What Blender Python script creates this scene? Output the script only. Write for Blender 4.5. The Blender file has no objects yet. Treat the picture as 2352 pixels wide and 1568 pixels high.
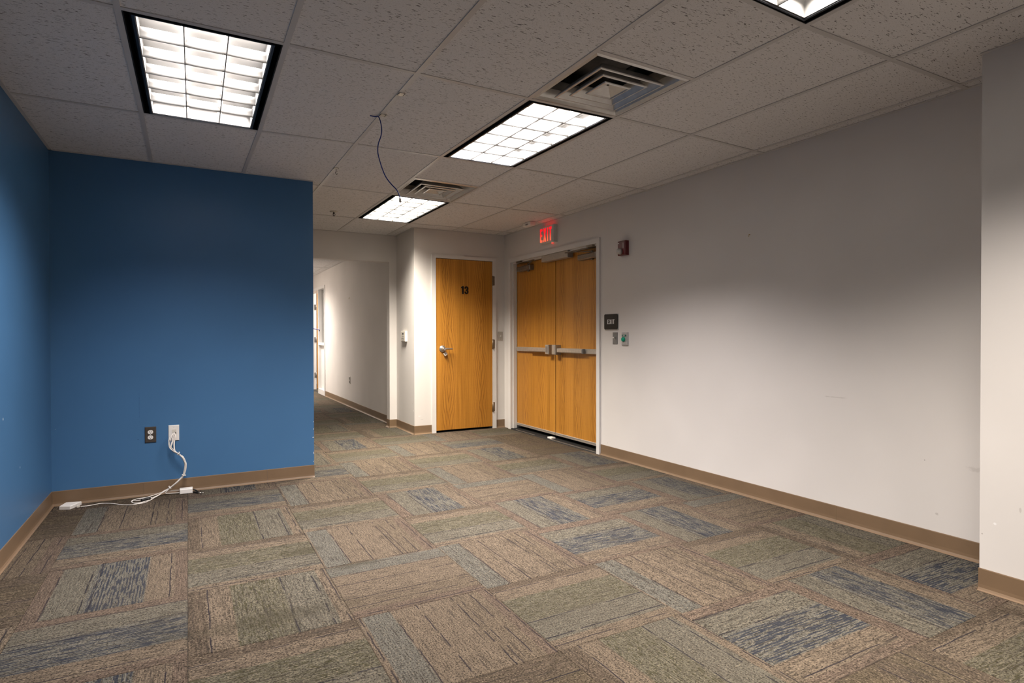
import bpy, math, random
from mathutils import Vector, Matrix
random.seed(7)
SC = bpy.context.scene
COL = SC.collection

# ------------------------------------------------------------------ camera, world, exposure
YAW, PITCH, ROLL = math.radians(28.831), math.radians(-0.545), math.radians(-0.09)
CAM_Z = 1.1639
def make_camera():
    cam = bpy.data.cameras.new('camera'); o = bpy.data.objects.new('camera', cam); COL.objects.link(o)
    cam.sensor_width = 36.0; cam.lens = 36.0 * 1352.05 / 2352.0; cam.clip_start = 0.02; cam.clip_end = 100
    f0 = Vector((math.sin(YAW), math.cos(YAW), 0)); r0 = Vector((math.cos(YAW), -math.sin(YAW), 0)); u0 = Vector((0, 0, 1))
    f = f0*math.cos(PITCH) + u0*math.sin(PITCH); u = u0*math.cos(PITCH) - f0*math.sin(PITCH)
    r = r0*math.cos(ROLL) + u*math.sin(ROLL); u = u*math.cos(ROLL) - r0*math.sin(ROLL)
    m = Matrix((( r.x, u.x, -f.x, 0), (r.y, u.y, -f.y, 0), (r.z, u.z, -f.z, CAM_Z), (0, 0, 0, 1)))
    o.matrix_world = m
    SC.camera = o
make_camera()
w = bpy.data.worlds.new('world'); SC.world = w; w.use_nodes = True
w.node_tree.nodes['Background'].inputs[0].default_value = (0.02, 0.02, 0.022, 1)
w.node_tree.nodes['Background'].inputs[1].default_value = 1.0
SC.view_settings.view_transform = 'Standard'; SC.view_settings.look = 'None'
SC.view_settings.gamma = 1.0; SC.view_settings.use_curve_mapping = False
SC.view_settings.exposure = 0.0
SC.cycles.use_denoising = True
SC.cycles.max_bounces = 5; SC.cycles.diffuse_bounces = 4
SC.cycles.use_adaptive_sampling = True; SC.cycles.adaptive_threshold = 0.025; SC.cycles.adaptive_min_samples = 24
SC.cycles.sample_clamp_indirect = 4.0

LAMP_W = 131.0          # one 2x4 troffer
LAMP_SPREAD = math.radians(120)
WARM = (1.0, 0.915, 0.83); WARMER = (1.0, 0.91, 0.79); COOL = (1.0, 0.925, 0.89)

# ------------------------------------------------------------------ plan (metres; camera stands over the origin)
H = 2.435
XL, XR, XC, YC = -0.825, 3.54, 3.165, 1.32      # left wall, right wall, projecting wall and where it ends
YB, XBR = 5.047, 0.908                            # blue partition
YF, XS, YH = 6.63, 2.335, 7.30                    # wall of the single door, side wall, wall with the wide opening
YN, YE = -3.2, 16.2                               # wall behind the camera, end of the corridor
OPX0, OPX1, OPZ = 0.95, 2.243, 2.102              # wide opening

# ------------------------------------------------------------------ node helpers
class NT:
    def __init__(s, name):
        s.m = bpy.data.materials.new(name); s.m.use_nodes = True
        s.t = s.m.node_tree; s.t.nodes.clear()
        s.out = s.n('ShaderNodeOutputMaterial'); s.b = s.n('ShaderNodeBsdfPrincipled')
        s.l(s.b.outputs[0], s.out.inputs[0])
    def n(s, t): return s.t.nodes.new(t)
    def l(s, a, b): s.t.links.new(a, b)
    def put(s, sock, v):
        if isinstance(v, bpy.types.NodeSocket): s.l(v, sock)
        elif v is not None: sock.default_value = v
    def math(s, op, a, b=None, c=None, clamp=False):
        k = s.n('ShaderNodeMath'); k.operation = op; k.use_clamp = clamp
        for i, v in enumerate((a, b, c)):
            if v is not None: s.put(k.inputs[i], v)
        return k.outputs[0]
    def vec(s, x, y, z=0.0):
        k = s.n('ShaderNodeCombineXYZ'); s.put(k.inputs[0], x); s.put(k.inputs[1], y); s.put(k.inputs[2], z); return k.outputs[0]
    def sep(s, v):
        k = s.n('ShaderNodeSeparateXYZ'); s.l(v, k.inputs[0]); return k.outputs
    def noise(s, v, scale=1.0, detail=2.0, rough=0.5):
        k = s.n('ShaderNodeTexNoise'); s.l(v, k.inputs['Vector']); k.inputs['Scale'].default_value = scale
        k.inputs['Detail'].default_value = detail; k.inputs['Roughness'].default_value = rough; return k.outputs[0]
    def ramp(s, v, stops, mode='LINEAR'):
        k = s.n('ShaderNodeValToRGB'); s.put(k.inputs[0], v); cr = k.color_ramp; cr.interpolation = mode
        while len(cr.elements) < len(stops): cr.elements.new(1.0)
        for e, (p, c) in zip(cr.elements, stops):
            e.position = p; e.color = (c, c, c, 1) if isinstance(c, (int, float)) else (*c, 1)
        return k.outputs[0]
    def step(s, v, a, b):
        k = s.n('ShaderNodeMapRange'); s.put(k.inputs[0], v); k.inputs[1].default_value = a; k.inputs[2].default_value = b
        k.interpolation_type = 'SMOOTHSTEP'; return k.outputs[0]
    def mix(s, f, a, b, mode='MIX'):
        k = s.n('ShaderNodeMix'); k.data_type = 'RGBA'; k.blend_type = mode
        s.put(k.inputs[0], f)
        for i, v in ((6, a), (7, b)):
            if isinstance(v, tuple): k.inputs[i].default_value = (*v, 1)
            else: s.l(v, k.inputs[i])
        return k.outputs[2]
    def bump(s, h, strength=0.3, dist=0.002):
        k = s.n('ShaderNodeBump'); s.l(h, k.inputs['Height']); k.inputs['Strength'].default_value = strength
        k.inputs['Distance'].default_value = dist; s.l(k.outputs[0], s.b.inputs['Normal'])
    def geo(s): return s.n('ShaderNodeNewGeometry').outputs['Position']
    def fin(s, color=None, rough=None, metal=None, spec=None):
        for nm, v in (('Base Color', color), ('Roughness', rough), ('Metallic', metal), ('Specular IOR Level', spec)):
            if v is None: continue
            if isinstance(v, tuple): s.b.inputs[nm].default_value = (*v, 1)
            else: s.put(s.b.inputs[nm], v)
        return s.m

def plain(name, color, rough=0.5, metal=0.0, spec=0.4, var=0.06, scale=30.0, bump=0.0):
    t = NT(name); g = t.geo()
    n = t.noise(g, scale, 3)
    c = t.mix(t.step(n, 0.3, 0.7), tuple(x*(1-var) for x in color), tuple(min(1, x*(1+var)) for x in color))
    if bump: t.bump(t.noise(g, scale*8, 2), bump, 0.0006)
    return t.fin(c, rough, metal, spec)

def emis(name, color, strength, low=None, z0=0, z1=1):
    t = NT(name); t.b.inputs['Emission Strength'].default_value = strength
    t.b.inputs['Base Color'].default_value = (*[c*0.5 for c in color], 1)
    if low is None:
        n = t.noise(t.geo(), 12.0, 1)
        c = t.mix(n, color, tuple(x*0.93 for x in color)); t.l(c, t.b.inputs['Emission Color'])
    else:
        z = t.sep(t.geo())[2]; c = t.mix(t.step(z, z0, z1), low, color); t.l(c, t.b.inputs['Emission Color'])
    return t.m

def wall_paint(name, color, marks=(), rough=0.55, var=0.025, spec=0.3):
    """rolled wall paint; marks = (x, y, z, rx, ry, rz, colour, strength): scuffs and chips of their own shape"""
    t = NT(name); g = t.geo()
    big = t.noise(g, 1.3, 2, 0.6)
    c = t.mix(t.step(big, 0.35, 0.65), tuple(x*(1-var) for x in color), tuple(min(1, x*(1+var)) for x in color))
    if marks:
        ed = t.noise(g, 60.0, 2)
        for (x, y, z, rx, ry, rz, mc, st) in marks:
            d = t.n('ShaderNodeVectorMath'); d.operation = 'SUBTRACT'; t.l(g, d.inputs[0]); d.inputs[1].default_value = (x, y, z)
            q = t.n('ShaderNodeVectorMath'); q.operation = 'DIVIDE'; t.l(d.outputs[0], q.inputs[0]); q.inputs[1].default_value = (rx, ry, rz)
            L = t.n('ShaderNodeVectorMath'); L.operation = 'LENGTH'; t.l(q.outputs[0], L.inputs[0])
            v = t.math('ADD', L.outputs['Value'], t.math('MULTIPLY', t.math('SUBTRACT', ed, 0.5), 1.2))
            k = t.math('MULTIPLY', t.math('SUBTRACT', 1.0, t.step(v, 0.35, 0.85)), st)
            c = t.mix(k, c, mc)
    return t.fin(c, rough, 0.0, spec)

# ------------------------------------------------------------------ materials
WHITE = (0.70, 0.665, 0.635)
grey_mark = (0.36, 0.32, 0.29)
M = {}
M['wall'] = wall_paint('wall_paint_white', WHITE)
M['wall_right'] = wall_paint('wall_paint_right', WHITE, [
    (3.54, 2.246, 0.778, .02, .11, .006, grey_mark, .30), (3.54, 1.50, 0.473, .02, .05, .02, grey_mark, .28),
    (3.54, 1.672, 0.198, .02, .014, .010, grey_mark, .45), (3.54, 1.734, 0.479, .02, .004, .004, (.12, .1, .09), .9),
    (3.165, 1.262, 0.318, .02, .010, .008, (.85, .84, .83), .9), (3.165, 1.17, 0.40, .02, .006, .02, grey_mark, .4),
    (3.54, 4.52, .13, .02, .006, .006, grey_mark, .5), (3.165, 1.31, .26, .02, .004, .004, grey_mark, .8)])
M['wall_side'] = wall_paint('wall_paint_side', WHITE, [
    (2.335, 6.66, .28, .02, .025, .02, (.85, .82, .8), .7), (2.40, 6.63, .215, .03, .02, .006, (.86, .84, .82), .8),
    (2.335, 6.70, .36, .02, .012, .012, (.5, .47, .44), .5), (2.43, 6.63, .175, .03, .02, .005, grey_mark, .4),
    (2.335, 6.645, 1.1, .02, .008, .02, (.8, .78, .75), .7)])
BLUE = (0.058, 0.156, 0.310)
chip = (.72, .76, .80); dk = (.012, .045, .12)
M['blue'] = wall_paint('wall_paint_blue', BLUE, [
    (-.825, 3.862, .746, .02, .008, .010, chip, .95), (-.825, 4.195, .435, .02, .006, .008, chip, .9),
    (-.802, 5.047, .527, .003, .02, .003, chip, .8), (-.322, 5.047, .416, .005, .02, .005, dk, .8), (-.203, 5.047, .441, .008, .02, .003, dk, .8),
    (.743, 5.047, .296, .005, .02, .004, dk, .5), (.902, 5.047, .329, .012, .02, .004, chip, .95), (.905, 5.047, .397, .004, .02, .010, chip, .9),
    (.905, 5.047, .458, .004, .02, .006, chip, .8), (.905, 5.047, .199, .004, .02, .014, chip, .8), (.905, 5.047, .13, .004, .02, .009, chip, .8),
    (-.313, 5.047, .66, .002, .02, .16, dk, .45), (-.27, 5.047, .517, .05, .02, .0015, (.08, .22, .45), .5)], rough=0.42, var=0.03, spec=0.35)
M['base'] = plain('vinyl_baseboard', (0.185, 0.120, 0.070), 0.42, var=0.05, scale=6, spec=0.45)
M['trim'] = plain('white_enamel_trim', (0.72, 0.70, 0.68), 0.35, var=0.02, scale=5)
M['tee'] = plain('ceiling_grid_metal', (0.55, 0.53, 0.52), 0.35, var=0.03, scale=4)
M['plenum'] = plain('dark_plenum', (0.02, 0.02, 0.02), 0.9)
M['black'] = plain('black_gap', (0.004, 0.004, 0.005), 0.6)
M['rail'] = plain('dark_rail', (0.05, 0.055, 0.065), 0.3, 0.6)
M['louver'] = plain('louver_aluminium', (0.36, 0.355, 0.345), 0.35, var=0.02)
M['vent'] = plain('vent_enamel', (0.62, 0.60, 0.57), 0.25, 0.35, var=0.05, spec=0.6)
M['duct'] = plain('duct_dark_metal', (0.05, 0.048, 0.045), 0.45, 0.6, var=0.5, scale=9)
M['steel'] = plain('brushed_steel', (0.48, 0.45, 0.41), 0.34, 0.85, var=0.08, scale=60)
M['alu'] = plain('satin_aluminium', (0.46, 0.42, 0.37), 0.42, 0.55, var=0.06, scale=40)
M['bronze'] = plain('closer_bronze', (0.22, 0.18, 0.14), 0.38, 0.6, var=0.1, scale=40)
M['greyplate'] = plain('grey_plate', (0.26, 0.255, 0.25), 0.38, 0.5, var=0.05, scale=60)
M['silverplate'] = plain('silver_plate', (0.55, 0.54, 0.53), 0.35, 0.5, var=0.05, scale=60)
M['brownplate'] = plain('brown_plate', (0.075, 0.062, 0.052), 0.3, 0.2, var=0.05)
M['plastic'] = plain('white_plastic', (0.80, 0.77, 0.73), 0.35, var=0.02)
M['cream'] = plain('cream_plastic', (0.66, 0.62, 0.54), 0.4, var=0.02)
M['darkfill'] = plain('cutout_dark', (0.03, 0.022, 0.015), 0.6, var=0.3)  # shade inside slots and cutout put into the colour; the led shares it
M['cable'] = plain('white_cable', (0.78, 0.73, 0.67), 0.4, var=0.04)
M['bluecable'] = plain('blue_cable', (0.004, 0.022, 0.19), 0.35, var=0.05)
M['violet'] = plain('violet_cable', (0.19, 0.17, 0.40), 0.4, var=0.05)
M['blackplastic'] = plain('black_plastic', (0.008, 0.008, 0.008), 0.35, var=0.1)
M['signblack'] = plain('sign_black', (0.010, 0.009, 0.008), 0.45, var=0.1)
M['letter'] = plain('white_lettering', (0.80, 0.80, 0.78), 0.5, var=0.01)
M['alarmred'] = plain('alarm_red', (0.10, 0.003, 0.006), 0.28, var=0.05)
M['green'] = plain('green_plastic', (0.0, 0.30, 0.18), 0.25, var=0.04)
M['greendark'] = plain('green_label', (0.0, 0.09, 0.06), 0.4, var=0.04)
M['gold'] = plain('brass', (0.45, 0.30, 0.12), 0.35, 0.8)
M['exitbody'] = plain('exit_housing', (0.62, 0.60, 0.57), 0.4, var=0.02)
M['redlit'] = emis('exit_letters_lit', (1.0, 0.008, 0.02), 0.95, (1.0, 0.16, 0.075), 2.22, 2.31)
M['redleak'] = emis('exit_lamp_leak', (1.0, 0.03, 0.02), 5.0)
M['lampback'] = emis('lamp_reflector_lit', (1.0, 0.96, 0.90), 2.2)
M['rubber'] = plain('black_rubber', (0.006, 0.006, 0.006), 0.7)

def glass():
    t = NT('window_glass'); t.b.inputs['Transmission Weight'].default_value = 1.0
    t.b.inputs['IOR'].default_value = 1.3
    n = t.noise(t.geo(), 3.0); t.l(t.math('MULTIPLY', n, 0.06), t.b.inputs['Roughness'])
    t.b.inputs['Base Color'].default_value = (.95, .97, .97, 1); return t.m
M['glass'] = glass()

def oak(name, axis, centers):
    """plain-sliced oak veneer; axis = horizontal world axis in the door's plane; centers = (coordinate, z, width) of the cathedral figures"""
    t = NT(name); x, y, z = t.sep(t.geo())[:3]; u = x if axis == 'x' else y
    wob = t.noise(t.vec(t.math('MULTIPLY', u, 5.0), t.math('MULTIPLY', z, 0.9), 0.0), 1.0, 3, 0.55)
    wobs = t.math('MULTIPLY', t.math('SUBTRACT', wob, 0.5), 0.12)
    fig = None
    for i, (c, zc, wd, per) in enumerate(centers):
        du = t.math('ADD', t.math('SUBTRACT', u, c), wobs)
        zz = t.math('SUBTRACT', z, zc)
        # nested elongated arches repeated up the leaf
        zf = t.math('PINGPONG', t.math('ADD', zz, 10.0), per)
        r = t.math('ADD', t.math('MULTIPLY', t.math('ABSOLUTE', du), 1.0/wd), t.math('MULTIPLY', zf, 1.1))
        s = t.math('SINE', t.math('MULTIPLY', r, 26.0))
        near = t.math('SUBTRACT', 1.0, t.step(t.math('ABSOLUTE', du), wd*0.35, wd*0.95))
        v = t.math('MULTIPLY', t.step(s, 0.25, 0.98), near)
        fig = v if fig is None else t.math('MAXIMUM', fig, v)
    straight = t.noise(t.vec(t.math('MULTIPLY', t.math('ADD', u, t.math('MULTIPLY', wobs, 0.3)), 95.0), t.math('MULTIPLY', z, 1.3), 2.0), 1.0, 4, 0.6)
    pores = t.noise(t.vec(t.math('MULTIPLY', u, 420.0), t.math('MULTIPLY', z, 26.0), 4.0), 1.0, 2)
    flitch = t.noise(t.vec(t.math('MULTIPLY', u, 7.5), t.math('MULTIPLY', z, 0.12), 9.0), 1.0, 1)
    base = t.mix(t.step(straight, 0.3, 0.72), (0.340, 0.140, 0.018), (0.520, 0.235, 0.036))
    base = t.mix(t.math('MULTIPLY', t.step(flitch, 0.35, 0.65), 0.35), base, (0.60, 0.27, 0.045))
    base = t.mix(t.math('MULTIPLY', fig, 0.52), base, (0.185, 0.062, 0.010))
    base = t.mix(t.math('MULTIPLY', t.step(pores, 0.60, 0.72), 0.40), base, (0.15, 0.05, 0.009))
    t.bump(pores, 0.15, 0.0006)
    return t.fin(base, 0.36, 0.0, 0.40)
M['oak1'] = oak('oak_veneer_single', 'x', [(2.76, 1.97, .12, .62), (3.19, 1.80, .13, .50)])
M['oak2'] = oak('oak_veneer_double', 'y', [(5.86, 1.72, .12, .55), (6.22, 1.2, .11, .5), (5.12, 1.55, .11, .60), (4.82, 1.1, .10, .5), (5.42, .9, .09, .5)])

def ceiling_board():
    t = NT('mineral_ceiling_board'); g = t.geo()
    oi = t.n('ShaderNodeObjectInfo').outputs['Random']
    x, y, z = t.sep(g)[:3]
    off = t.math('MULTIPLY', oi, 40.0)
    d = t.noise(g, 30.0, 2)
    fx = t.math('ADD', t.math('MULTIPLY', x, 46.0), off); fy = t.math('MULTIPLY', t.math('ADD', y, t.math('MULTIPLY', d, 0.010)), 200.0)
    f = t.noise(t.vec(fx, fy, off), 1.0, 1.5, 0.45)
    fis = t.step(f, 0.635, 0.685)
    p = t.noise(t.vec(x, y, off), 330.0, 2, 0.7); pin = t.step(p, 0.56, 0.68)
    c = t.mix(t.math('MULTIPLY', t.noise(g, 90.0, 2), 0.5), (0.70, 0.685, 0.685), (0.80, 0.785, 0.785))
    c = t.mix(t.math('MULTIPLY', pin, 0.50), c, (0.22, 0.205, 0.19))
    c = t.mix(t.math('MULTIPLY', fis, 0.78), c, (0.085, 0.075, 0.07))
    hh = t.math('SUBTRACT', 1.0, t.math('MAXIMUM', fis, t.math('MULTIPLY', pin, 0.4)))
    t.bump(hh, 0.35, 0.002)
    return t.fin(c, 0.9, 0.0, 0.1)
M['board'] = ceiling_board()

# carpet: every tile has u across its yarn rows and v along them
TAN = (0.098, 0.076, 0.055); GRY = (0.081, 0.073, 0.057); GRN = (0.078, 0.070, 0.050); BRN = (0.066, 0.050, 0.036); PNK = (0.083, 0.061, 0.046)
SLT = (0.080, 0.075, 0.063)
STAINS = [(.53, 3.33, .13, .07, .55), (.30, 2.60, .42, .09, .40), (.74, 3.01, .16, .05, .45), (1.55, 1.15, .5, .25, .22), (-.1, 2.72, .12, .2, .15), (2.9, 4.9, .3, .4, .15)]
def carpet(name, bands, lines, blue, olive):
    t = NT(name)
    uvn = t.n('ShaderNodeUVMap'); uvn.uv_map = 'UVMap'
    u, v = t.sep(uvn.outputs[0])[:2]
    rnd = t.math('MULTIPLY', t.n('ShaderNodeObjectInfo').outputs['Random'], 57.0)
    wob = t.math('MULTIPLY', t.math('SUBTRACT', t.noise(t.vec(t.math('MULTIPLY', u, 9.0), t.math('MULTIPLY', v, 7.0), rnd), 1.0, 3), 0.5), 0.012)
    shift = t.math('MULTIPLY', t.math('SUBTRACT', t.n('ShaderNodeObjectInfo').outputs['Random'], 0.5), 0.05)
    uw = t.math('ADD', u, t.math('ADD', wob, shift))
    def soft(stops, e=0.004):
        o = []
        for i, (p, c) in enumerate(stops):
            if i == 0: o.append((0.0, c))
            else: o += [(p-e, stops[i-1][1]), (p+e, c)]
        return o
    c = t.ramp(uw, soft(bands))
    # heathered yarn
    rows = t.noise(t.vec(t.math('MULTIPLY', u, 105.0), t.math('MULTIPLY', v, 9.0), rnd), 1.0, 2, 0.6)
    c = t.mix(1.0, c, t.ramp(rows, [(0.28, 0.56), (0.5, 0.98), (0.72, 1.34)]), 'MULTIPLY')
    loops = t.noise(t.vec(t.math('MULTIPLY', u, 150.0), t.math('MULTIPLY', v, 105.0), rnd), 1.0, 2, 0.75)
    c = t.mix(1.0, c, t.ramp(loops, [(0.30, 0.62), (0.5, 1.0), (0.72, 1.38)]), 'MULTIPLY')
    fl = t.noise(t.vec(t.math('MULTIPLY', u, 110.0), t.math('MULTIPLY', v, 80.0), t.math('ADD', rnd, 5.0)), 1.0, 1)
    c = t.mix(t.math('MULTIPLY', t.step(fl, 0.565, 0.63), 0.82), c, (0.016, 0.013, 0.009))
    c = t.mix(t.math('MULTIPLY', t.step(fl, 0.38, 0.30), 0.45), c, (0.22, 0.175, 0.12))
    # long dark streaks everywhere
    st = t.noise(t.vec(t.math('MULTIPLY', uw, 62.0), t.math('MULTIPLY', v, 3.2), rnd), 1.0, 2, 0.5)
    c = t.mix(t.math('MULTIPLY', t.step(st, 0.61, 0.67), 0.62), c, (0.028, 0.023, 0.019))
    if olive:
        z = t.ramp(uw, soft(olive, .01))
        a = t.noise(t.vec(t.math('MULTIPLY', uw, 75.0), t.math('MULTIPLY', v, 17.0), t.math('ADD', rnd, 3.0)), 1.0, 2)
        a = t.math('ADD', a, t.math('MULTIPLY', t.math('SINE', t.math('MULTIPLY', uw, 2*math.pi*55.0)), 0.06))
        c = t.mix(t.math('MULTIPLY', t.math('MULTIPLY', t.step(a, 0.53, 0.63), z), 0.70), c, (0.030, 0.027, 0.012))
    if blue:
        z = t.ramp(uw, soft(blue, .012))
        a = t.noise(t.vec(t.math('MULTIPLY', uw, 50.0), t.math('MULTIPLY', v, 7.0), t.math('ADD', rnd, 8.0)), 1.0, 2, 0.6)
        sn = t.math('MULTIPLY', t.math('SINE', t.math('MULTIPLY', uw, 2*math.pi*47.0)), 0.085)
        patch = t.noise(t.vec(t.math('MULTIPLY', u, 6.0), t.math('MULTIPLY', v, 5.0), rnd), 1.0, 1)
        a = t.math('ADD', t.math('ADD', a, sn), t.math('MULTIPLY', t.math('SUBTRACT', patch, 0.5), 0.22))
        c = t.mix(t.math('MULTIPLY', t.math('MULTIPLY', t.step(a, 0.50, 0.57), z), 0.82), c, (0.014, 0.017, 0.026))
    if lines:
        stops = [(0.0, 0.0)]
        for p, wd in lines: stops += [(p-wd-.002, 0.0), (p-wd, 1.0), (p+wd, 1.0), (p+wd+.002, 0.0)]
        w2 = t.math('MULTIPLY', t.math('SUBTRACT', t.noise(t.vec(0.5, t.math('MULTIPLY', v, 6.0), rnd), 1.0, 3), 0.5), 0.020)
        z = t.ramp(t.math('ADD', t.math('ADD', u, w2), shift), stops)
        br = t.step(t.noise(t.vec(t.math('MULTIPLY', u, 9.0), t.math('MULTIPLY', v, 5.0), t.math('ADD', rnd, 2.0)), 1.0, 1), 0.40, 0.47)
        c = t.mix(t.math('MULTIPLY', t.math('MULTIPLY', z, br), 0.88), c, (0.010, 0.009, 0.014))
    # traffic dirt and stains with a place of their own
    g = t.geo(); ed = t.noise(g, 9.0, 3)
    dirt = t.step(t.noise(g, 2.2, 3), 0.42, 0.75); c = t.mix(t.math('MULTIPLY', dirt, 0.16), c, (0.05, 0.04, 0.03))
    for (x, y, rx, ry, s) in STAINS:
        d = t.n('ShaderNodeVectorMath'); d.operation = 'SUBTRACT'; t.l(g, d.inputs[0]); d.inputs[1].default_value = (x, y, 0)
        q = t.n('ShaderNodeVectorMath'); q.operation = 'DIVIDE'; t.l(d.outputs[0], q.inputs[0]); q.inputs[1].default_value = (rx, ry, 1)
        L = t.n('ShaderNodeVectorMath'); L.operation = 'LENGTH'; t.l(q.outputs[0], L.inputs[0])
        vv = t.math('ADD', L.outputs['Value'], t.math('SUBTRACT', ed, 0.5))
        c = t.mix(t.math('MULTIPLY', t.math('SUBTRACT', 1.0, t.step(vv, 0.25, 1.1)), s), c, (0.030, 0.026, 0.016))
    t.bump(t.math('ADD', loops, rows), 0.55, 0.003)
    return t.fin(c, 0.95, 0.0, 0.08)
CARPET = {
 'T': carpet('carpet_tan', [(0, TAN), (.03, SLT), (.225, TAN), (.42, TAN), (.66, (.089, .069, .049)), (.90, PNK)],
             [(.012, .003), (.232, .0025), (.42, .002), (.685, .0035), (.73, .0025), (.83, .003), (.965, .003)], None, None),
 'B': carpet('carpet_blue', [(0, PNK), (.13, GRY), (.36, SLT), (.74, TAN), (.93, PNK)],
             [(.125, .003), (.345, .004), (.40, .003), (.90, .003)], [(0, 0), (.38, 1), (.74, 0)], None),
 'G': carpet('carpet_green', [(0, BRN), (.10, TAN), (.27, GRN), (.62, GRY), (.80, GRY), (.90, TAN)],
             [(.115, .003), (.63, .0035), (.86, .0035), (.965, .003)], None, [(0, 0), (.26, 1), (.60, .25), (.68, 0)]),
 'N': carpet('carpet_brown', [(0, BRN), (.18, (.068, .052, .035)), (.5, BRN), (.7, (.070, .054, .037)), (.88, BRN)],
             [(.20, .003), (.55, .003), (.83, .003)], None, [(0, .25), (.5, .5), (.8, .1)]),
}

# ------------------------------------------------------------------ mesh helpers
class MB:
    def __init__(s): s.v = []; s.f = []; s.sm = []; s.uv = None
    def add(s, vs, fs, smooth=False):
        b = len(s.v); s.v += [tuple(v) for v in vs]
        for f in fs: s.f.append(tuple(b+i for i in f)); s.sm.append(smooth)
        return s
    def box(s, x0, x1, y0, y1, z0, z1):
        if x0 > x1: x0, x1 = x1, x0
        if y0 > y1: y0, y1 = y1, y0
        if z0 > z1: z0, z1 = z1, z0
        return s.add([(x0,y0,z0),(x1,y0,z0),(x1,y1,z0),(x0,y1,z0),(x0,y0,z1),(x1,y0,z1),(x1,y1,z1),(x0,y1,z1)],
                     [(3,2,1,0),(4,5,6,7),(0,1,5,4),(1,2,6,5),(2,3,7,6),(3,0,4,7)])
    def rbox(s, x0, x1, y0, y1, z0, z1, ch, front='-x'):
        """plate with a chamfered front edge; the front faces -x, -y or -z"""
        if front == '-x':
            a = [(x1,y0,z0),(x1,y1,z0),(x1,y1,z1),(x1,y0,z1)]; b = [(x0+ch,y0,z0),(x0+ch,y1,z0),(x0+ch,y1,z1),(x0+ch,y0,z1)]
            c = [(x0,y0+ch,z0+ch),(x0,y1-ch,z0+ch),(x0,y1-ch,z1-ch),(x0,y0+ch,z1-ch)]
        elif front == '-y':
            a = [(x0,y1,z0),(x1,y1,z0),(x1,y1,z1),(x0,y1,z1)]; b = [(x0,y0+ch,z0),(x1,y0+ch,z0),(x1,y0+ch,z1),(x0,y0+ch,z1)]
            c = [(x0+ch,y0,z0+ch),(x1-ch,y0,z0+ch),(x1-ch,y0,z1-ch),(x0+ch,y0,z1-ch)]
        else:
            a = [(x0,y0,z1),(x1,y0,z1),(x1,y1,z1),(x0,y1,z1)]; b = [(x0,y0,z0+ch),(x1,y0,z0+ch),(x1,y1,z0+ch),(x0,y1,z0+ch)]
            c = [(x0+ch,y0+ch,z0),(x1-ch,y0+ch,z0),(x1-ch,y1-ch,z0),(x0+ch,y1-ch,z0)]
        fs = [(0,1,2,3), (8,9,10,11)]
        for k in range(4):
            n = (k+1) % 4; fs += [(k, n, 4+n, 4+k), (4+k, 4+n, 8+n, 8+k)]
        return s.add(a+b+c, fs)
    def prism(s, poly, o, ax, ay, az, t):
        """extrude a 2-D polygon (in ax, ay from o) along az by t"""
        o, ax, ay, az = map(Vector, (o, ax, ay, az)); n = len(poly)
        a = [o + ax*p[0] + ay*p[1] for p in poly]; b = [q + az*t for q in a]
        return s.add(a+b, [tuple(range(n))[::-1], tuple(range(n, 2*n))] + [(i, (i+1) % n, n+(i+1) % n, n+i) for i in range(n)])
    def tube(s, pts, r, n=8, cap=True, smooth_path=True, sub=5):
        P = [Vector(p) for p in pts]
        if smooth_path and len(P) > 2:
            Q = []; E = [P[0]*2-P[1]] + P + [P[-1]*2-P[-2]]
            for i in range(1, len(E)-2):
                for k in range(sub):
                    t = k/sub; a, b, c, d = E[i-1:i+3]
                    Q.append(0.5*((2*b) + (c-a)*t + (2*a-5*b+4*c-d)*t*t + (3*b-a-3*c+d)*t*t*t))
            Q.append(P[-1]); P = Q
        R = r if isinstance(r, (list, tuple)) else None
        b0 = len(s.v); up = None
        for i, p in enumerate(P):
            d = (P[min(i+1, len(P)-1)] - P[max(i-1, 0)]).normalized()
            if up is None: up = d.orthogonal().normalized()
            up = (up - d*up.dot(d)).normalized(); w = d.cross(up)
            rr = R[0] + (R[1]-R[0])*i/(len(P)-1) if R else r
            for k in range(n):
                a = 2*math.pi*k/n; s.v.append(tuple(p + (up*math.cos(a) + w*math.sin(a))*rr))
        for i in range(len(P)-1):
            for k in range(n):
                s.f.append((b0+i*n+k, b0+i*n+(k+1) % n, b0+(i+1)*n+(k+1) % n, b0+(i+1)*n+k)); s.sm.append(True)
        if cap:
            s.f.append(tuple(b0+k for k in range(n))[::-1]); s.sm.append(False)
            e = b0+(len(P)-1)*n; s.f.append(tuple(e+k for k in range(n))); s.sm.append(False)
        return s
    def lathe(s, c, axis, prof, n=24):
        """profile of (distance along the axis, radius)"""
        c = Vector(c); axis = Vector(axis).normalized(); u = axis.orthogonal().normalized(); w = axis.cross(u); b0 = len(s.v)
        for (h, r) in prof:
            for k in range(n):
                a = 2*math.pi*k/n; s.v.append(tuple(c + axis*h + (u*math.cos(a)+w*math.sin(a))*max(r, 1e-5)))
        for i in range(len(prof)-1):
            for k in range(n):
                s.f.append((b0+i*n+k, b0+i*n+(k+1) % n, b0+(i+1)*n+(k+1) % n, b0+(i+1)*n+k)); s.sm.append(True)
        s.f.append(tuple(b0+k for k in range(n))[::-1]); s.sm.append(False)
        e = b0+(len(prof)-1)*n; s.f.append(tuple(e+k for k in range(n))); s.sm.append(False)
        return s

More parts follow.
